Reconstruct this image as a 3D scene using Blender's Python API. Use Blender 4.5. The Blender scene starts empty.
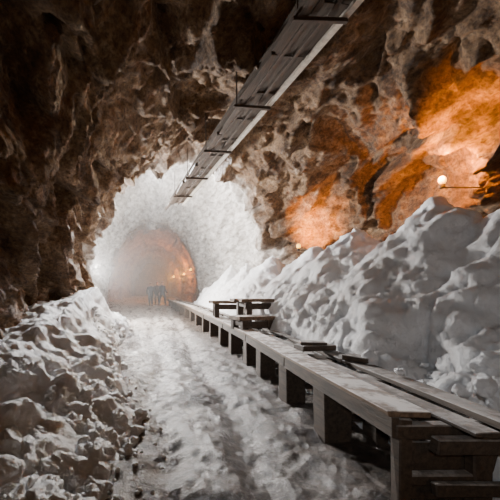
import bpy, bmesh, math, random
from mathutils import Vector, noise, Matrix
random.seed(11)
scene=bpy.context.scene
def smooth(a,b,t):
    u=max(0.0,min(1.0,(t-a)/(b-a))); return u*u*(3-2*u)
def lerp(a,b,t): return a+(b-a)*t
def interp(pts,t):
    if t<=pts[0][0]: return pts[0][1]
    for (a,va),(b,vb) in zip(pts,pts[1:]):
        if t<=b: return lerp(va,vb,smooth(a,b,t))
    return pts[-1][1]

# ---------------------------------------------------------------- materials
def newmat(name):
    m=bpy.data.materials.new(name); m.use_nodes=True
    nt=m.node_tree; nt.nodes.clear()
    out=nt.nodes.new('ShaderNodeOutputMaterial')
    b=nt.nodes.new('ShaderNodeBsdfPrincipled')
    nt.links.new(b.outputs[0],out.inputs[0])
    return m,nt,b
def nz(nt,vec,scale,detail=6,rough=.6,dist=0):
    n=nt.nodes.new('ShaderNodeTexNoise'); n.inputs['Scale'].default_value=scale
    n.inputs['Detail'].default_value=detail; n.inputs['Roughness'].default_value=rough
    n.inputs['Distortion'].default_value=dist
    nt.links.new(vec,n.inputs['Vector']); return n.outputs[0]
def ramp(nt,fac,stops):
    r=nt.nodes.new('ShaderNodeValToRGB'); e=r.color_ramp.elements
    while len(e)<len(stops): e.new(.5)
    for i,(p,c) in enumerate(stops):
        e[i].position=p; e[i].color=(*c,1) if len(c)==3 else c
    nt.links.new(fac,r.inputs[0]); return r.outputs[0]
def mix(nt,f,a,b,mode='MIX'):
    m=nt.nodes.new('ShaderNodeMixRGB'); m.blend_type=mode
    for i,v in enumerate((f,a,b)):
        if isinstance(v,(int,float)): m.inputs[i].default_value=v
        elif isinstance(v,tuple): m.inputs[i].default_value=(*v,1)
        else: nt.links.new(v,m.inputs[i])
    return m.outputs[0]
def math_(nt,op,a,b=0.,clamp=False):
    m=nt.nodes.new('ShaderNodeMath'); m.operation=op; m.use_clamp=clamp
    for i,v in enumerate((a,b)):
        if isinstance(v,(int,float)): m.inputs[i].default_value=v
        else: nt.links.new(v,m.inputs[i])
    return m.outputs[0]
def maprange(nt,v,a,b,c=0,d=1):
    m=nt.nodes.new('ShaderNodeMapRange'); m.interpolation_type='SMOOTHSTEP'
    nt.links.new(v,m.inputs[0])
    for i,x in enumerate((a,b,c,d)): m.inputs[i+1].default_value=x
    return m.outputs[0]
def bump(nt,b,h,strength,dist,prev=None):
    n=nt.nodes.new('ShaderNodeBump'); n.inputs['Strength'].default_value=strength; n.inputs['Distance'].default_value=dist
    nt.links.new(h,n.inputs['Height'])
    if prev: nt.links.new(prev,n.inputs['Normal'])
    nt.links.new(n.outputs[0],b.inputs['Normal']); return n.outputs[0]
def pos(nt,scale=(1,1,1),rot=(0,0,0)):
    g=nt.nodes.new('ShaderNodeNewGeometry')
    m=nt.nodes.new('ShaderNodeMapping'); m.inputs['Scale'].default_value=scale; m.inputs['Rotation'].default_value=rot
    nt.links.new(g.outputs['Position'],m.inputs[0]); return m.outputs[0],g

def mat_rock():
    m,nt,b=newmat('rock'); v,g=pos(nt); vs,_=pos(nt,(1.3,.4,1.5),(.5,.2,0))
    sep=nt.nodes.new('ShaderNodeSeparateXYZ'); nt.links.new(g.outputs['Position'],sep.inputs[0])
    n1=nz(nt,v,.8,8,.65,.6); n2=nz(nt,vs,3.2,10,.68,.4); n3=nz(nt,v,14,8,.75)
    c1=ramp(nt,n1,[(.3,(.040,.019,.008)),(.45,(.16,.080,.032)),(.58,(.31,.180,.082)),(.72,(.46,.32,.19))])
    c2=ramp(nt,n2,[(.35,(.045,.022,.009)),(.5,(.22,.118,.050)),(.66,(.50,.35,.21))])
    c=mix(nt,.55,c1,c2)
    c=mix(nt,.80,c,ramp(nt,n3,[(.38,(.13,.10,.08)),(.58,(1,1,1))]),'MULTIPLY')
    yy=math_(nt,'ADD',sep.outputs[1],math_(nt,'MULTIPLY',math_(nt,'SUBTRACT',n1,.5),5.))
    f1=maprange(nt,yy,12.8,15.2); f2=maprange(nt,yy,23.5,26,1,.0)
    f=math_(nt,'MULTIPLY',f1,f2)
    veins=ramp(nt,nz(nt,v,1.6,10,.8,1.0),[(.55,(0,0,0)),(.70,(1,1,1))])
    near=maprange(nt,sep.outputs[1],6,13,.0,.5)
    near=math_(nt,'MULTIPLY',near,maprange(nt,yy,23.5,26,1,.1))
    f=math_(nt,'MAXIMUM',f,math_(nt,'MULTIPLY',veins,near))
    salt=ramp(nt,n2,[(.35,(.24,.21,.18)),(.62,(.74,.71,.68))])
    c=mix(nt,f,c,salt)
    nt.links.new(c,b.inputs['Base Color']); b.inputs['Roughness'].default_value=.75
    p=bump(nt,b,n2,1.,.13); bump(nt,b,n3,.9,.05,p)
    return m
def mat_snow():
    m,nt,b=newmat('salt_snow'); v,g=pos(nt)
    n1=nz(nt,v,1.2,6,.6); n2=nz(nt,v,6,11,.78); n3=nz(nt,v,50,4,.8)
    c=ramp(nt,n1,[(.3,(.82,.80,.79)),(.55,(.93,.94,.96))])
    c=mix(nt,.35,c,ramp(nt,n2,[(.32,(.50,.45,.41)),(.48,(1,1,1))]),'MULTIPLY')
    nt.links.new(c,b.inputs['Base Color']); b.inputs['Roughness'].default_value=.38
    b.inputs['Subsurface Weight'].default_value=.10
    b.inputs['Subsurface Radius'].default_value=(1,.95,.9); b.inputs['Subsurface Scale'].default_value=.02
    p=bump(nt,b,n2,.95,.075); bump(nt,b,n3,1.,.02,p)
    return m
def mat_floor():
    m,nt,b=newmat('trodden_floor'); v,g=pos(nt); vs,_=pos(nt,(1.6,.45,1))
    sep=nt.nodes.new('ShaderNodeSeparateXYZ'); nt.links.new(g.outputs['Position'],sep.inputs[0])
    n1=nz(nt,vs,1.6,8,.7,.5); n2=nz(nt,v,7,10,.8); n3=nz(nt,v,40,4,.7)
    dirt=ramp(nt,n2,[(.35,(.02,.012,.008)),(.6,(.14,.095,.065))])
    fr=ramp(nt,n2,[(.3,(.25,.20,.165)),(.6,(.70,.66,.62))])
    s=math_(nt,'ADD',math_(nt,'MULTIPLY',n1,.6),math_(nt,'MULTIPLY',n2,.4))
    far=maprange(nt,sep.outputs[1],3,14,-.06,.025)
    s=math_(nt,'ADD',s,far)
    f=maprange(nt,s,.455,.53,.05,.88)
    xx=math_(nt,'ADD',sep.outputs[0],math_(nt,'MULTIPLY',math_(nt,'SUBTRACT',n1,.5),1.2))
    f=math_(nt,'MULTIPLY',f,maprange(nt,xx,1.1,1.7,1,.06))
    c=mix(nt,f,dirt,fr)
    nt.links.new(c,b.inputs['Base Color']); b.inputs['Roughness'].default_value=.38
    p=bump(nt,b,n2,1.,.12); bump(nt,b,n3,.9,.03,p)
    return m
def mat_wood(name,frost,dark=1.):
    m,nt,b=newmat(name); v,g=pos(nt); vs,_=pos(nt,(9,.8,9))
    sep=nt.nodes.new('ShaderNodeSeparateXYZ'); nt.links.new(g.outputs['Normal'],sep.inputs[0])
    n1=nz(nt,vs,3,8,.7,.4); n2=nz(nt,v,5,8,.7)
    c=ramp(nt,n1,[(.3,(.035*dark,.021*dark,.012*dark)),(.6,(.19*dark,.12*dark,.072*dark))])
    up=maprange(nt,sep.outputs[2],.3,.9)
    f=math_(nt,'MULTIPLY',up,maprange(nt,n2,.42,.58,.2,frost))
    c=mix(nt,f,c,(.62,.59,.56))
    nt.links.new(c,b.inputs['Base Color']); b.inputs['Roughness'].default_value=.7
    bump(nt,b,n1,.5,.015); return m
def mat_plain(name,col,rough=.6,metal=0.,var=.4,scale=12):
    m,nt,b=newmat(name); v,g=pos(nt); n=nz(nt,v,scale,6,.65)
    c=mix(nt,1.,col,ramp(nt,n,[(.3,(1-var,)*3),(.65,(1,1,1))]),'MULTIPLY')
    nt.links.new(c,b.inputs['Base Color']); b.inputs['Roughness'].default_value=rough; b.inputs['Metallic'].default_value=metal
    bump(nt,b,n,.25,.01); return m
def mat_emit(name,col,s):
    m,nt,b=newmat(name); b.inputs['Base Color'].default_value=(*col,1)
    b.inputs['Emission Color'].default_value=(*col,1); b.inputs['Emission Strength'].default_value=s; return m
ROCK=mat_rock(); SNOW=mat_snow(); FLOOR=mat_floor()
WOOD=mat_wood('frosted_wood',.95); WOOD_D=mat_wood('dark_wood',.5,.36)
STEEL=mat_plain('weathered_steel',(.6,.55,.48),.5,.05); IRON=mat_plain('rusty_iron',(.08,.055,.04),.7,.3)
BULB=mat_emit('amber_bulb',(1,.50,.05),5)

def obj_from(name,verts,faces,mat,smoothf=True,parent=None):
    me=bpy.data.meshes.new(name); me.from_pydata(verts,[],faces); me.update()
    if smoothf: me.polygons.foreach_set('use_smooth',[True]*len(me.polygons))
    me.materials.append(mat); o=bpy.data.objects.new(name,me); scene.collection.objects.link(o)
    if parent: o.parent=parent
    return o
def empty(name,loc=(0,0,0)):
    e=bpy.data.objects.new(name,None); e.location=loc; scene.collection.objects.link(e); return e

# ---------------------------------------------------------------- rock shell
def h3(p):
    return Vector((noise.cell(p*7.13+Vector((3.1,0,0))),noise.cell(p*7.13+Vector((0,17.7,0))),noise.cell(p*7.13+Vector((0,0,31.9)))))*2-Vector((1,1,1))
def facet(p,s,amp,tilt,e=.1):
    q=p/s
    d,pts=noise.voronoi(q)
    w=smooth(0,e,d[1]-d[0])
    c=pts[0]; r=h3(c)
    return (amp*r.x+tilt*s*((q-c).dot(r)))*w-amp*.3*(1-w)
LEFT =[(-4,-3.2),(0,-2.9),(3.5,-2.45),(5,-2.5),(8,-2.75),(11,-2.75),(13.7,-2.45),(16,-3.5),(19,-3.7),(23,-3.5),(25,-3.2),(28,-3.6),(50,-2.6)]
RIGHT=[(-4,6.4),(3,6.6),(8,6.7),(11,6.4),(14,4.95),(16.5,4.9),(22,4.2),(25,3.4),(28,3.6),(50,2.6)]
TOP  =[(-4,6.2),(4,6.35),(9,6.3),(13.7,6.25),(16,8.2),(18.8,8.2),(21,6.9),(25,6.2),(28,6.3),(34,5.6),(50,5.0)]  # roof raised past the arch as an invented shaft, hides the lamps there
ys=[]; y=-4.
while y<50:
    ys.append(y); y+= .05 if 2.5<y<15 else (.14 if y<30 else .5)
ys.append(50.)
NT=340
def shell_pt(t,y):
    L=interp(LEFT,y);R=interp(RIGHT,y);H=interp(TOP,y)
    c=(L+R)/2; w=(R-L)/2
    ct,st=math.cos(t),math.sin(t)
    x=c+w*math.copysign(abs(ct)**.9,ct); z=H*max(0,st)**.9 if st>0 else st*4
    n=Vector((-ct,0,-st*1.0))
    p=Vector((x,y,z))
    rough=interp([(-4,1),(13,.9),(15.5,.4),(27,.4),(50,.5)],y)
    wp=p+Vector((noise.noise(p*.9),noise.noise(p*.9+Vector((9,9,9))),noise.noise(p*.9+Vector((0,20,0)))))*.4
    d=.55*noise.noise(p*.34+Vector((5,2,1)))
    d+=.10*noise.noise(wp*.95)
    sq=Vector((wp.x,wp.y*.6+wp.z*.3,wp.z))
    d+=facet(sq,1.5,.10,.22,.12)+facet(sq,.55,.045,.22,.16)+facet(wp,.24,.010,.14,.2)
    d+=.09*noise.fractal(p*3.6,.7,2.1,5)
    def g(a,b,cc,s): return math.exp(-((p-Vector((a,b,cc))).length/s)**2)
    d*=rough
    d-=.8*g(-2.4,7.0,4.9,.7)
    d+=.7*g(5.8,6.6,5.7,.9)
    d+=.5*g(6.3,9.6,4.2,.8)
    d+=.45*g(-2.4,4.4,2.5,1.2)
    d-=.5*g(6.6,7.6,4.3,1.1)
    d-=.4*g(6.0,12.3,3.8,1.0)
    return p+n*d
rows=[[shell_pt(-.12+(math.pi+.24)*i/NT,y) for i in range(NT+1)] for y in ys]
def shell_part(name,i0,i1):
    vs=[];fs=[];w=i1-i0+1
    for r in rows: vs+=[tuple(v) for v in r[i0:i1+1]]
    for j in range(len(rows)-1):
        for i in range(w-1):
            a=j*w+i; fs.append((a,a+1,a+w+1,a+w))
    return obj_from(name,vs,fs,ROCK)
shell_part('wall_right',0,108); shell_part('ceiling',108,232); shell_part('wall_left',232,NT)
def cap(name,y,flip):
    r=rows[0] if y<0 else rows[-1]
    c=Vector((1,y,1.5)); vs=[tuple(c)]+[tuple(v) for v in r]
    fs=[(0,i,i+1) for i in range(1,len(r))]+[(0,len(r),1)]
    obj_from(name,vs,fs,ROCK,False)
cap('wall_back',-4,0); cap('wall_far',50,0)

# ---------------------------------------------------------------- floor
def floor_z(x,y):
    p=Vector((x,y,0))
    z=.06*noise.fractal(p*1.3,.9,2.,4)+.045*noise.noise(Vector((x*4,y*2.5,0)))+.035*noise.noise(p*9)
    for cx in (.1,1.05):
        cc=cx+.25*noise.noise(Vector((0,y*.3,cx*9)))
        z-=.08*math.exp(-((x-cc)/.2)**2)
    z+=interp([(0,0),(20,0),(30,.35),(50,.5)],y)
    return z
def grid(name,xs,yy,f,mat):
    vs=[f(x,y) for y in yy for x in xs]; w=len(xs)
    fs=[(j*w+i,j*w+i+1,(j+1)*w+i+1,(j+1)*w+i) for j in range(len(yy)-1) for i in range(w-1)]
    return obj_from(name,vs,fs,mat)
xs=[-4.2+i*.06 for i in range(int(11.5/.06))]
yy=[];y=-4.
while y<50.2:
    yy.append(y); y+=.05 if 1.5<y<9 else (.14 if y<20 else .35)
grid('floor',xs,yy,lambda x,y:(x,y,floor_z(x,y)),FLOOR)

# ---------------------------------------------------------------- salt banks
def lumps(p,s):
    q=p/s+Vector((noise.noise(p*2),noise.noise(p*2+Vector((7,7,7))),noise.noise(p*2+Vector((1,9,3)))))*.3
    d,_=noise.voronoi(q); return max(0,1-d[0]*d[0]*1.3)
def crumble(p,k=1.):
    a=.14*noise.fractal(p*1.0,.9,2.1,3)
    a+=.060*noise.fractal(p*3.8,.62,2.1,5)*k
    a+=(facet(p,.35,.015,.12,.3)+facet(p,.16,.006,.11,.3))*k
    return a
PEAKS=[(4.6,4.5,2.68),(4.6,5.75,3.15),(4.4,6.5,2.6),(4.5,7.8,3.12),(4.4,9.5,2.9),(4.35,12.6,3.0),(4.1,15.2,2.8),(4.0,18.0,2.95),(3.7,22,2.6)]
def pile_z(x,y):
    h=0
    for px,py,pz in PEAKS:
        dx=(x-px); dy=(y-py)
        d=math.sqrt((dx*1.12)**2+(dy*.82)**2+.006)
        h=max(h,pz-d*.98)
    base=1.9-.85*abs(x-4.3)
    h=max(h,base)
    h=min(h,.62+1.5*max(0,x-2.6))
    edge=2.62+.16*noise.noise(Vector((3,y*1.1,0)))
    h*=smooth(edge-.22,edge+.10,x)
    h*=interp([(0,.3),(2,.8),(3.5,1),(20,1),(25,.0)],y)
    return h
def pile_pt(x,y):
    z=pile_z(x,y); e=.15
    n=Vector((-(pile_z(x+e,y)-pile_z(x-e,y))/(2*e),-(pile_z(x,y+e)-pile_z(x,y-e))/(2*e),1)).normalized()
    p=Vector((x,y,z))
    k=smooth(2.5,2.9,x)
    low=1-smooth(.9,2.3,z)
    a=crumble(p,.7+.3*low)+lumps(p,.5)*(.04+.16*low)+lumps(p+Vector((4,4,4)),.2)*.08*low
    p+=n*(a-.07)*k
    if z<.02: p.z-=.4
    return tuple(p)
xs=[2.3+i*.036 for i in range(int(4.2/.036))]
yy=[];y=1.2
while y<26:
    yy.append(y); y+=.04 if y<9 else .10
grid('salt_heap',xs,yy,pile_pt,SNOW)

FOOT=[(1,-.55),(2.7,-.45),(3.3,-.3),(4,-.18),(5,-.35),(6.5,-.6),(9,-.95),(12,-.8),(14,-.9),(20,-2)]
def bank_z(x,y):
    crest=interp([(1,.3),(3,.42),(4,.58),(5,.85),(6,1.1),(8.5,1.42),(11,1.6),(12.2,1.35),(13.5,.7),(15,.3),(20,.15)],y)
    foot=interp(FOOT,y)+.14*noise.noise(Vector((1,y*1.8,0)))
    cx=-1.75
    if x>cx:
        u=(foot-x)/(foot-cx); return crest*max(-.1,min(1,u))**.95 if u>0 else -.1
    return crest*(1-.1*(cx-x))
def bank_pt(x,y):
    z=bank_z(x,y); e=.15
    n=Vector((-(bank_z(x+e,y)-bank_z(x-e,y))/(2*e),-(bank_z(x,y+e)-bank_z(x,y-e))/(2*e),1)).normalized()
    p=Vector((x,y,z))
    if z<0: return (x,y,-.45)
    k=smooth(0,.25,z)
    low=1-smooth(.3,.9,z)
    a=crumble(p,.6+.4*low)*1.05+lumps(p,.42)*(.04+.18*low)+lumps(p+Vector((4,4,4)),.2)*.08*low
    a+=.10*noise.noise(p*1.4+Vector((2,2,2)))
    p+=n*(a-.08)*(.25+.75*k); return tuple(p)
xs=[-3.1+i*.032 for i in range(int(3.3/.032))]
yy=[];y=1.2
while y<18:
    yy.append(y); y+=.036 if y<9 else .1
grid('salt_bank',xs,yy,bank_pt,SNOW)

# loose clods
def clods(name,places):
    bm=bmesh.new()
    for (x,y,z,s) in places:
        m=Matrix.Translation((x,y,z))@Matrix.Rotation(random.random()*6,4,Vector((random.random(),random.random(),random.random()+.1)))@Matrix.Diagonal((s*random.uniform(.8,1.3),s,s*random.uniform(.6,.9),1))
        r=bmesh.ops.create_icosphere(bm,subdivisions=4 if s>.1 else (3 if s>.05 else 2),radius=1,matrix=m)
        c=Vector((x,y,z)); off=Vector((random.random()*50,0,0))
        for v in r['verts']:
            q=(v.co-c)/s+off
            v.co=c+(v.co-c)*(.95+.45*noise.noise(q*1.1)+.28*noise.noise(q*2.7)+.14*noise.noise(q*6))
    me=bpy.data.meshes.new(name); bm.to_mesh(me); bm.free()
    me.polygons.foreach_set('use_smooth',[True]*len(me.polygons)); me.materials.append(SNOW)
    o=bpy.data.objects.new(name,me); scene.collection.objects.link(o)
pl=[]
for _ in range(360):
    y=2.2+10*random.random()**1.8
    foot=interp(FOOT,y)
    s=random.choice([.02,.03,.03,.04,.05,.06,.08,.11])
    x=foot-.05+random.gauss(-.06,.20)
    if x>foot+.05: s=min(s,.025)
    pl.append((x,y,max(floor_z(x,y),bank_z(x,y))+s*.15,s))
for _ in range(60):
    y=2.2+2.2*random.random(); x=random.uniform(-1.7,-.45); s=random.uniform(.06,.17)
    pl.append((x,y,max(0,bank_z(x,y))+s*.25,s))
clods('salt_clods',pl)
pl=[]
for _ in range(130):
    y=2.4+9*random.random()**1.5; x=2.70+abs(random.gauss(0,.25)); s=random.choice([.02,.03,.04,.06,.08])
    pl.append((x,y,pile_z(x,y)+s*.1,s))
for a in [(2.72,2.85,.80,.10),(2.9,3.0,.95,.12),(2.60,2.95,.74,.06),(2.55,3.6,.74,.05),(2.62,4.2,.75,.09)]: pl.append(a)
clods('salt_clods',pl)

# ---------------------------------------------------------------- boxes helper
def addbox(bm,x0,x1,y0,y1,z0,z1,rot=0,jit=.006,seg=1,axis='Z'):
    c=Vector(((x0+x1)/2,(y0+y1)/2,(z0+z1)/2))
    m=Matrix.Translation(c)@Matrix.Rotation(rot,4,axis)@Matrix.Diagonal((x1-x0,y1-y0,z1-z0,1))
    r=bmesh.ops.create_cube(bm,size=1,matrix=m)
    for v in r['verts']: v.co+=Vector((random.uniform(-jit,jit),random.uniform(-jit,jit),random.uniform(-jit,jit)))
    return r['verts']
def finish(bm,name,mat,bev=.008,parent=None,sub=False):
    if bev: bmesh.ops.bevel(bm,geom=bm.edges[:],offset=bev,segments=1,affect='EDGES')
    me=bpy.data.meshes.new(name); bm.to_mesh(me); bm.free(); me.materials.append(mat)
    o=bpy.data.objects.new(name,me); scene.collection.objects.link(o)
    if parent: o.parent=parent
    return o

# ---------------------------------------------------------------- long trestle bench
def bx(y): return interp([(2,-.06),(8,.10),(16,.02),(28,-.55)],y)   # gentle bend
bench=empty('long_wooden_bench')
bf=bmesh.new(); bb=bmesh.new(); bl=bmesh.new(); ba=bmesh.new()
y=2.50; segs=[]
while y<27:
    L=2.3 if y<9 else 3.2
    segs.append((y,min(y+L,28))); y+=L
for (a,b) in segs:
    m=(a+b)/2; o=bx(m); ang=-(bx(b)-bx(a))/(b-a)
    dz=floor_z(2,m)*.2+random.uniform(-.01,.012)
    addbox(bf,1.76+o,2.07+o,a+.01,b-.01,.665+dz,.71+dz,ang,.006)
    addbox(bb,2.19+o,2.34+o,a-.2,b-.22,.61+dz,.65+dz,ang+.01,.008)
    addbox(bb,2.42+o,2.64+o,a-.3,b-.32,.64+dz,.69+dz,ang-.008,.008)
    addbox(ba,1.80+o,1.85+o,a+.03,b-.03,.51+dz,.662+dz,ang,.004)
    addbox(ba,2.3+o,2.36+o,a+.03,b-.03,.48,.608+dz,ang,.004)
for yl in [2.57,3.8,5.0,6.3,7.3,8.7,10,11.5,13,15,17,19,21,23,25,27]:
    o=bx(yl); w=.09 if yl<3 else .28; z0=floor_z(2,yl)-.05
    addbox(bl,1.84+o,1.94+o+.18*(yl>3),yl-w*.5,yl+w*.5,z0,.66,random.uniform(-.03,.03),.012)
    addbox(bl,2.38+o,2.52+o,yl-w*.5,yl+w*.5,z0,.63,0,.012)
    addbox(bl,1.82+o,2.6+o,yl-.05,yl+.05,.50,.61,0,.008)
    addbox(bl,1.86+o,2.5+o,yl-.04,yl+.04,.16,.25,0,.008)
finish(bf,'front_plank',WOOD,.006,bench); finish(bb,'back_planks',WOOD_D,.006,bench)
finish(ba,'apron_rails',WOOD_D,.005,bench); finish(bl,'trestle_legs',WOOD_D,.01,bench)

b=bmesh.new()
addbox(b,1.98,3.3,2.42,2.50,.44,.55); addbox(b,1.98,3.3,2.43,2.49,.14,.23)
addbox(b,2.9,3.02,2.38,2.52,-.08,.60); addbox(b,2.55,3.4,2.36,2.60,.60,.64)
addbox(b,1.95,3.4,2.64,2.68,-.05,.44)
finish(b,'wooden_trestle',WOOD_D,.008)

def plank_table(name,x,y,z0,w,d,h,rot,n=4):
    e=empty(name,(x,y,0)); e.rotation_euler=(0,0,rot)
    t=bmesh.new()
    for i in range(n):
        ww=d/n; addbox(t,-w/2+random.uniform(-.08,.05),w/2+random.uniform(-.05,.1),-d/2+i*ww+.01,-d/2+(i+1)*ww-.01,h-.08+random.uniform(0,.02),h+random.uniform(0,.02),random.uniform(-.03,.03))
    l=bmesh.new()
    for sx in (-1,1):
        for sy in (-1,1): addbox(l,sx*w*.38-.07,sx*w*.38+.07,sy*d*.36-.06,sy*d*.36+.06,z0,h-.05)
        addbox(l,sx*w*.38-.05,sx*w*.38+.05,-d*.42,d*.42,h-.19,h-.085)
    addbox(l,-w*.45,w*.45,-d*.42,-d*.36,h-.24,h-.09)
    finish(t,'top_planks',WOOD,.006,e); finish(l,'legs',WOOD_D,.006,e)
plank_table('plank_table',2.85,8.9,.55,1.4,.8,1.32,.12)
plank_table('plank_table',2.40,10.8,.60,1.1,.9,1.2,-.1)
plank_table('plank_table',2.25,7.9,.66,.8,.6,.96,.25,3)
b=bmesh.new()
addbox(b,2.1,2.62,4.95,5.2,.71,.78,.15); addbox(b,2.15,2.5,4.98,5.16,.785,.83,-.2)
addbox(b,2.45,2.75,4.2,4.5,.70,.76,.5)
finish(b,'loose_planks',WOOD_D,.006)

# ---------------------------------------------------------------- overhead cable tray
trk=empty('overhead_cable_tray')
A=Vector((2.70,2.4,5.44)); B=Vector((1.13,16.1,5.46))
A=A+(A-B)*.25
D=(B-A); Ln=D.length; u=D.normalized(); ang=math.atan2(-u.x,u.y)
trk.location=A; trk.rotation_euler=(0,0,ang)
for s,mt in ((-.28,WOOD_D),(.31,STEEL)):
    bm=bmesh.new()
    addbox(bm,s-.05,s+.05,0,Ln,-.03,.0,jit=0); addbox(bm,s-.012,s+.012,0,Ln,0,.22,jit=0); addbox(bm,s-.055,s+.055,0,Ln,.22,.24,jit=0)
    finish(bm,'side_rail',mt,0,trk)
bm=bmesh.new(); y=.3
while y<Ln:
    addbox(bm,-.25,.27,y,y+.07,.02,.04,random.uniform(-.03,.03),.004); y+=1.1
addbox(bm,-.26,.02,0,Ln,.05,.09,jit=0); addbox(bm,.03,.29,0,Ln,.06,.10,jit=0)
y=.2
while y<Ln:
    l=random.uniform(.8,1.8); s=random.uniform(-.36,-.30)
    addbox(bm,s-.055,s+.055,y,y+l,-.05,.03,random.uniform(-.06,.06),.014); y+=l+random.uniform(.0,.5)
finish(bm,'tray_bottom',WOOD_D,.003,trk)
bm=bmesh.new()
y=1.2
while y<Ln:
    addbox(bm,-.44,.34,y-.035,y+.035,-.09,-.03,random.uniform(-.1,.1),.008)
    for s in (-.38,.33): addbox(bm,s-.012,s+.012,y-.012,y+.012,-.08,1.0,jit=0)
    y+=2.4
addbox(bm,-.20,-.14,0,Ln,-.01,.05,jit=0); addbox(bm,.05,.11,0,Ln,.0,.06,jit=0); addbox(bm,.39,.42,0,Ln,.02,.05,jit=0)
finish(bm,'brackets_and_cables',IRON,.004,trk)

# ---------------------------------------------------------------- lamps (a directed spot beside each bulb carries its glow)
def wall_lamp(loc,power,size=.07,col=(1,.34,.006),off=(-.12,0,0),aim=(1,.1,.45),cone=165,arm=.8,blend=.8):
    e=empty('wall_lamp',loc)
    bm=bmesh.new(); bmesh.ops.create_uvsphere(bm,u_segments=20,v_segments=12,radius=size,matrix=Matrix.Diagonal((1,1,1.25,1)))
    o=finish(bm,'bulb',BULB,0,e)
    bm=bmesh.new()
    bmesh.ops.create_cone(bm,cap_ends=True,segments=16,radius1=size*.75,radius2=size*.6,depth=size*1.3,matrix=Matrix.Translation((0,0,-size*1.7)))
    addbox(bm,0,arm,-.010,.010,-size*2.0-.02,-size*2.0,jit=0)
    addbox(bm,arm-.1,arm,-.05,.05,-size*3,-size*1.2,jit=0)
    finish(bm,'socket_and_bracket',IRON,.003,e)
    l=bpy.data.lights.new('lamp_glow','SPOT'); l.energy=power; l.color=col; l.shadow_soft_size=.05
    l.spot_size=math.radians(cone); l.spot_blend=blend
    lo=bpy.data.objects.new('lamp_glow',l); lo.location=off; scene.collection.objects.link(lo); lo.parent=e
    lo.rotation_euler=Vector(aim).to_track_quat('-Z','Y').to_euler()
    return e
wall_lamp((5.2,6.27,3.53),1150,.06,off=(-.25,-.1,.15),aim=(1,.35,.45),cone=150,arm=1.3)
wall_lamp((4.9,11.7,3.0),800,.065,off=(-.15,-.2,.3),aim=(1,.40,.50),cone=125,arm=1.2)
wall_lamp((2.95,26.6,3.0),1500,.08,off=(-.2,-.1,-.1),aim=(-.3,.8,-.0))
wall_lamp((2.75,30,2.8),2000,.08,off=(-.2,-.1,-.1),aim=(-.3,.8,.1))
wall_lamp((2.3,37,2.8),1500,.09,off=(-.2,-.1,-.1),aim=(-.3,.8,-.0))

def light(kind,name,loc,energy,col,size=1.,target=None,cone=None):
    l=bpy.data.lights.new(name,kind); l.energy=energy; l.color=col
    if kind=='AREA': l.size=size
    else: l.shadow_soft_size=size
    if cone: l.spot_size=math.radians(cone); l.spot_blend=.5
    o=bpy.data.objects.new(name,l); o.location=loc
    if target: o.rotation_euler=(Vector(target)-Vector(loc)).to_track_quat('-Z','Y').to_euler()
    scene.collection.objects.link(o); return o
light('AREA','hidden_roof_flood',(.8,17.4,7.7),1000,(1,.98,.96),2.4,(1.2,13,1))  # unseen far-end light source, hung in the invented roof shaft
light('SPOT','added_fill_spot',(0.2,17.9,7.8),14500,(.98,.98,1),.22,(1.2,5.5,.6),62)  # unseen spot added to brighten the path, heaps and bank top
light('SPOT','added_fill_spot',(3.0,17.6,7.2),13000,(1,.76,.48),.22,(-3.0,8.5,3.0),48)  # unseen warm spot added to brighten the left wall
light('AREA','side_floodlight',(-2.95,16.9,2.6),2600,(1,.95,.90),.6,(4,11,3.2))
light('AREA','side_floodlight',(-3.0,19.5,2.2),280,(.90,.96,1),.8,(2,20,4))
def fill_light(loc,target,energy,col,cone):  # unseen fill lamp behind the camera; housing and stand are invented
    e=empty('added_fill_light',loc); h=loc[2]
    q=(Vector(target)-Vector(loc)).to_track_quat('-Z','Y').to_euler()
    bm=bmesh.new(); addbox(bm,-.2,.2,-.14,.14,.02,.14,jit=0); hd=finish(bm,'fill_lamp_head',IRON,.01,e); hd.rotation_euler=q
    bm=bmesh.new(); addbox(bm,-.02,.02,-.02,.02,-h,-.1,jit=0)
    for k in range(3):
        a=k*2.094; vs=addbox(bm,-.012,.012,-.012,.012,-h,-h+.8,jit=0)
        for v in vs:
            if v.co.z<-h+.4: v.co.x+=.45*math.cos(a); v.co.y+=.45*math.sin(a)
    finish(bm,'fill_tripod',IRON,0,e)
    l=bpy.data.lights.new('fill_beam','SPOT'); l.energy=energy; l.color=col; l.shadow_soft_size=.12; l.spot_size=math.radians(cone); l.spot_blend=.8
    o=bpy.data.objects.new('fill_beam',l); o.rotation_euler=q; o.parent=e; scene.collection.objects.link(o)
fill_light((-1.6,-2.2,2.9),(4.8,7.4,1.5),480,(.92,.96,1),52)  # added cool fill for the camera-facing slopes of the heaps
fill_light((1.5,-3.0,2.4),(.6,6.5,4.2),130,(1,.56,.26),120)  # added warm fill for the near rock and bank

m=bpy.data.materials.new('mist'); m.use_nodes=True; nt=m.node_tree; nt.nodes.clear()
o=nt.nodes.new('ShaderNodeOutputMaterial'); v=nt.nodes.new('ShaderNodeVolumeScatter'); v.inputs['Density'].default_value=.014
nt.links.new(v.outputs[0],o.inputs['Volume'])
bm=bmesh.new(); addbox(bm,-4.5,6,14.2,49,-.5,8.6,jit=0); finish(bm,'mist',m,0)

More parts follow.
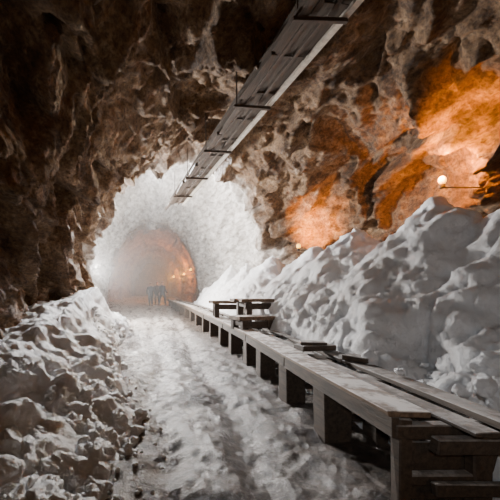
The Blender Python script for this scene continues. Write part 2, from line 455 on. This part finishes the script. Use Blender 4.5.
# ---------------------------------------------------------------- miners in the distance
CLO=mat_plain('work_clothes',(.02,.018,.02),.85); SKIN=mat_plain('skin',(.4,.24,.16),.5,0,.1); HEL=mat_plain('helmet_plastic',(.12,.06,.02),.4,0,.1)
def skin_obj(name,pts,edges,mat,parent,root=0,sub=2):
    me=bpy.data.meshes.new(name); me.from_pydata([p[:3] for p in pts],edges,[]); me.update()
    o=bpy.data.objects.new(name,me); scene.collection.objects.link(o); o.parent=parent
    s=o.modifiers.new('s','SKIN'); ss=o.modifiers.new('u','SUBSURF'); ss.levels=sub; ss.render_levels=sub
    for i,p in enumerate(pts):
        r=p[3]; rr=r if isinstance(r,tuple) else (r,r)
        me.skin_vertices[0].data[i].radius=rr; me.skin_vertices[0].data[i].use_root=(i==root)
    me.materials.append(mat); s.use_smooth_shade=True
    return o
def miner(x,y,rot,step=.12,armbend=0.):
    e=empty('miner',(x,y,floor_z(x,y))); e.rotation_euler=(0,0,rot)
    hands=[]
    P=[(0,0,.95,(.18,.14)),(0,0,1.15,(.18,.13)),(0,.0,1.35,(.22,.15)),(0,0,1.47,(.11,.10)),(0,-.01,1.54,.065)]
    E=[(0,1),(1,2),(2,3),(3,4)]
    for s in (-1,1):
        n=len(P); st=step*s
        P+=[(s*.10,0,.88,.125),(s*.11,st-.03*(s<0),.50,.09),(s*.12,st*1.3+.03,.10,.07)]
        E+=[(0,n),(n,n+1),(n+1,n+2)]
        n=len(P); hy=-.12-armbend+st*.8
        P+=[(s*.21,0,1.42,.085),(s*.29,.02-st*.4,1.14,.07),(s*.29,hy,.90+armbend*.6,.045)]
        E+=[(2,n),(n,n+1),(n+1,n+2)]; hands.append((s,Vector((s*.29,hy,.90+armbend*.6))))
    skin_obj('body',P,E,CLO,e)
    for s,h in hands:
        hp=[(h.x,h.y,h.z,.03),(h.x,h.y-.01,h.z-.07,(.035,.02))]; he=[(0,1)]
        for k in range(4):
            n=len(hp); fy=(k-1.5)*.02; L=[.07,.08,.075,.06][k]
            hp+=[(h.x,h.y-.01+fy,h.z-.10,.010),(h.x-s*.012,h.y-.015+fy,h.z-.10-L*.5,.009),(h.x-s*.03,h.y-.02+fy,h.z-.10-L,.008)]
            he+=[(1,n),(n,n+1),(n+1,n+2)]
        n=len(hp); hp+=[(h.x-s*.01,h.y-.045,h.z-.05,.011),(h.x-s*.02,h.y-.065,h.z-.09,.009)]; he+=[(1,n),(n,n+1)]
        skin_obj('hand',hp,he,SKIN,e,0,1)
    bm=bmesh.new(); bmesh.ops.create_uvsphere(bm,u_segments=20,v_segments=14,radius=1,matrix=Matrix.Translation((0,-.02,1.65))@Matrix.Diagonal((.075,.095,.115,1)))
    bmesh.ops.create_cone(bm,segments=8,radius1=.018,radius2=.006,depth=.05,matrix=Matrix.Translation((0,-.12,1.645))@Matrix.Rotation(-.5,4,'X'))
    for s in (-1,1): bmesh.ops.create_uvsphere(bm,u_segments=8,v_segments=6,radius=.02,matrix=Matrix.Translation((s*.075,-.01,1.65)))
    o=finish(bm,'head',SKIN,0,e)
    bm=bmesh.new(); bmesh.ops.create_uvsphere(bm,u_segments=20,v_segments=12,radius=1,matrix=Matrix.Translation((0,-.01,1.69))@Matrix.Diagonal((.105,.125,.12,1)))
    bmesh.ops.delete(bm,geom=[v for v in bm.verts if v.co.z<1.685],context='VERTS')
    bmesh.ops.create_cone(bm,cap_ends=True,segments=20,radius1=.14,radius2=.125,depth=.015,matrix=Matrix.Translation((0,-.025,1.69)))
    finish(bm,'helmet',HEL,0,e)
    bm=bmesh.new()
    for s in (-1,1):
        st=step*s; addbox(bm,s*.12-.05,s*.12+.05,st*1.3-.17,st*1.3+.10,0,.11,jit=0)
    finish(bm,'boots',IRON,.03,e)
miner(-.1,26.6,.1,.15); miner(.4,27.8,-.25,.05,.15); miner(.80,26.9,2.6,.2)

# ---------------------------------------------------------------- camera, world
w=bpy.data.worlds.new('mine_dark'); scene.world=w; w.use_nodes=True
w.node_tree.nodes['Background'].inputs[0].default_value=(.5,.45,.4,1); w.node_tree.nodes['Background'].inputs[1].default_value=.02
cam=bpy.data.cameras.new('camera'); co=bpy.data.objects.new('camera',cam); scene.collection.objects.link(co)
co.location=(0,0,1.6); co.rotation_euler=(math.pi/2,0,0); cam.lens=25.2; cam.sensor_width=36
cam.shift_x=.196; cam.shift_y=.076; cam.clip_start=.05; cam.clip_end=200
scene.camera=co
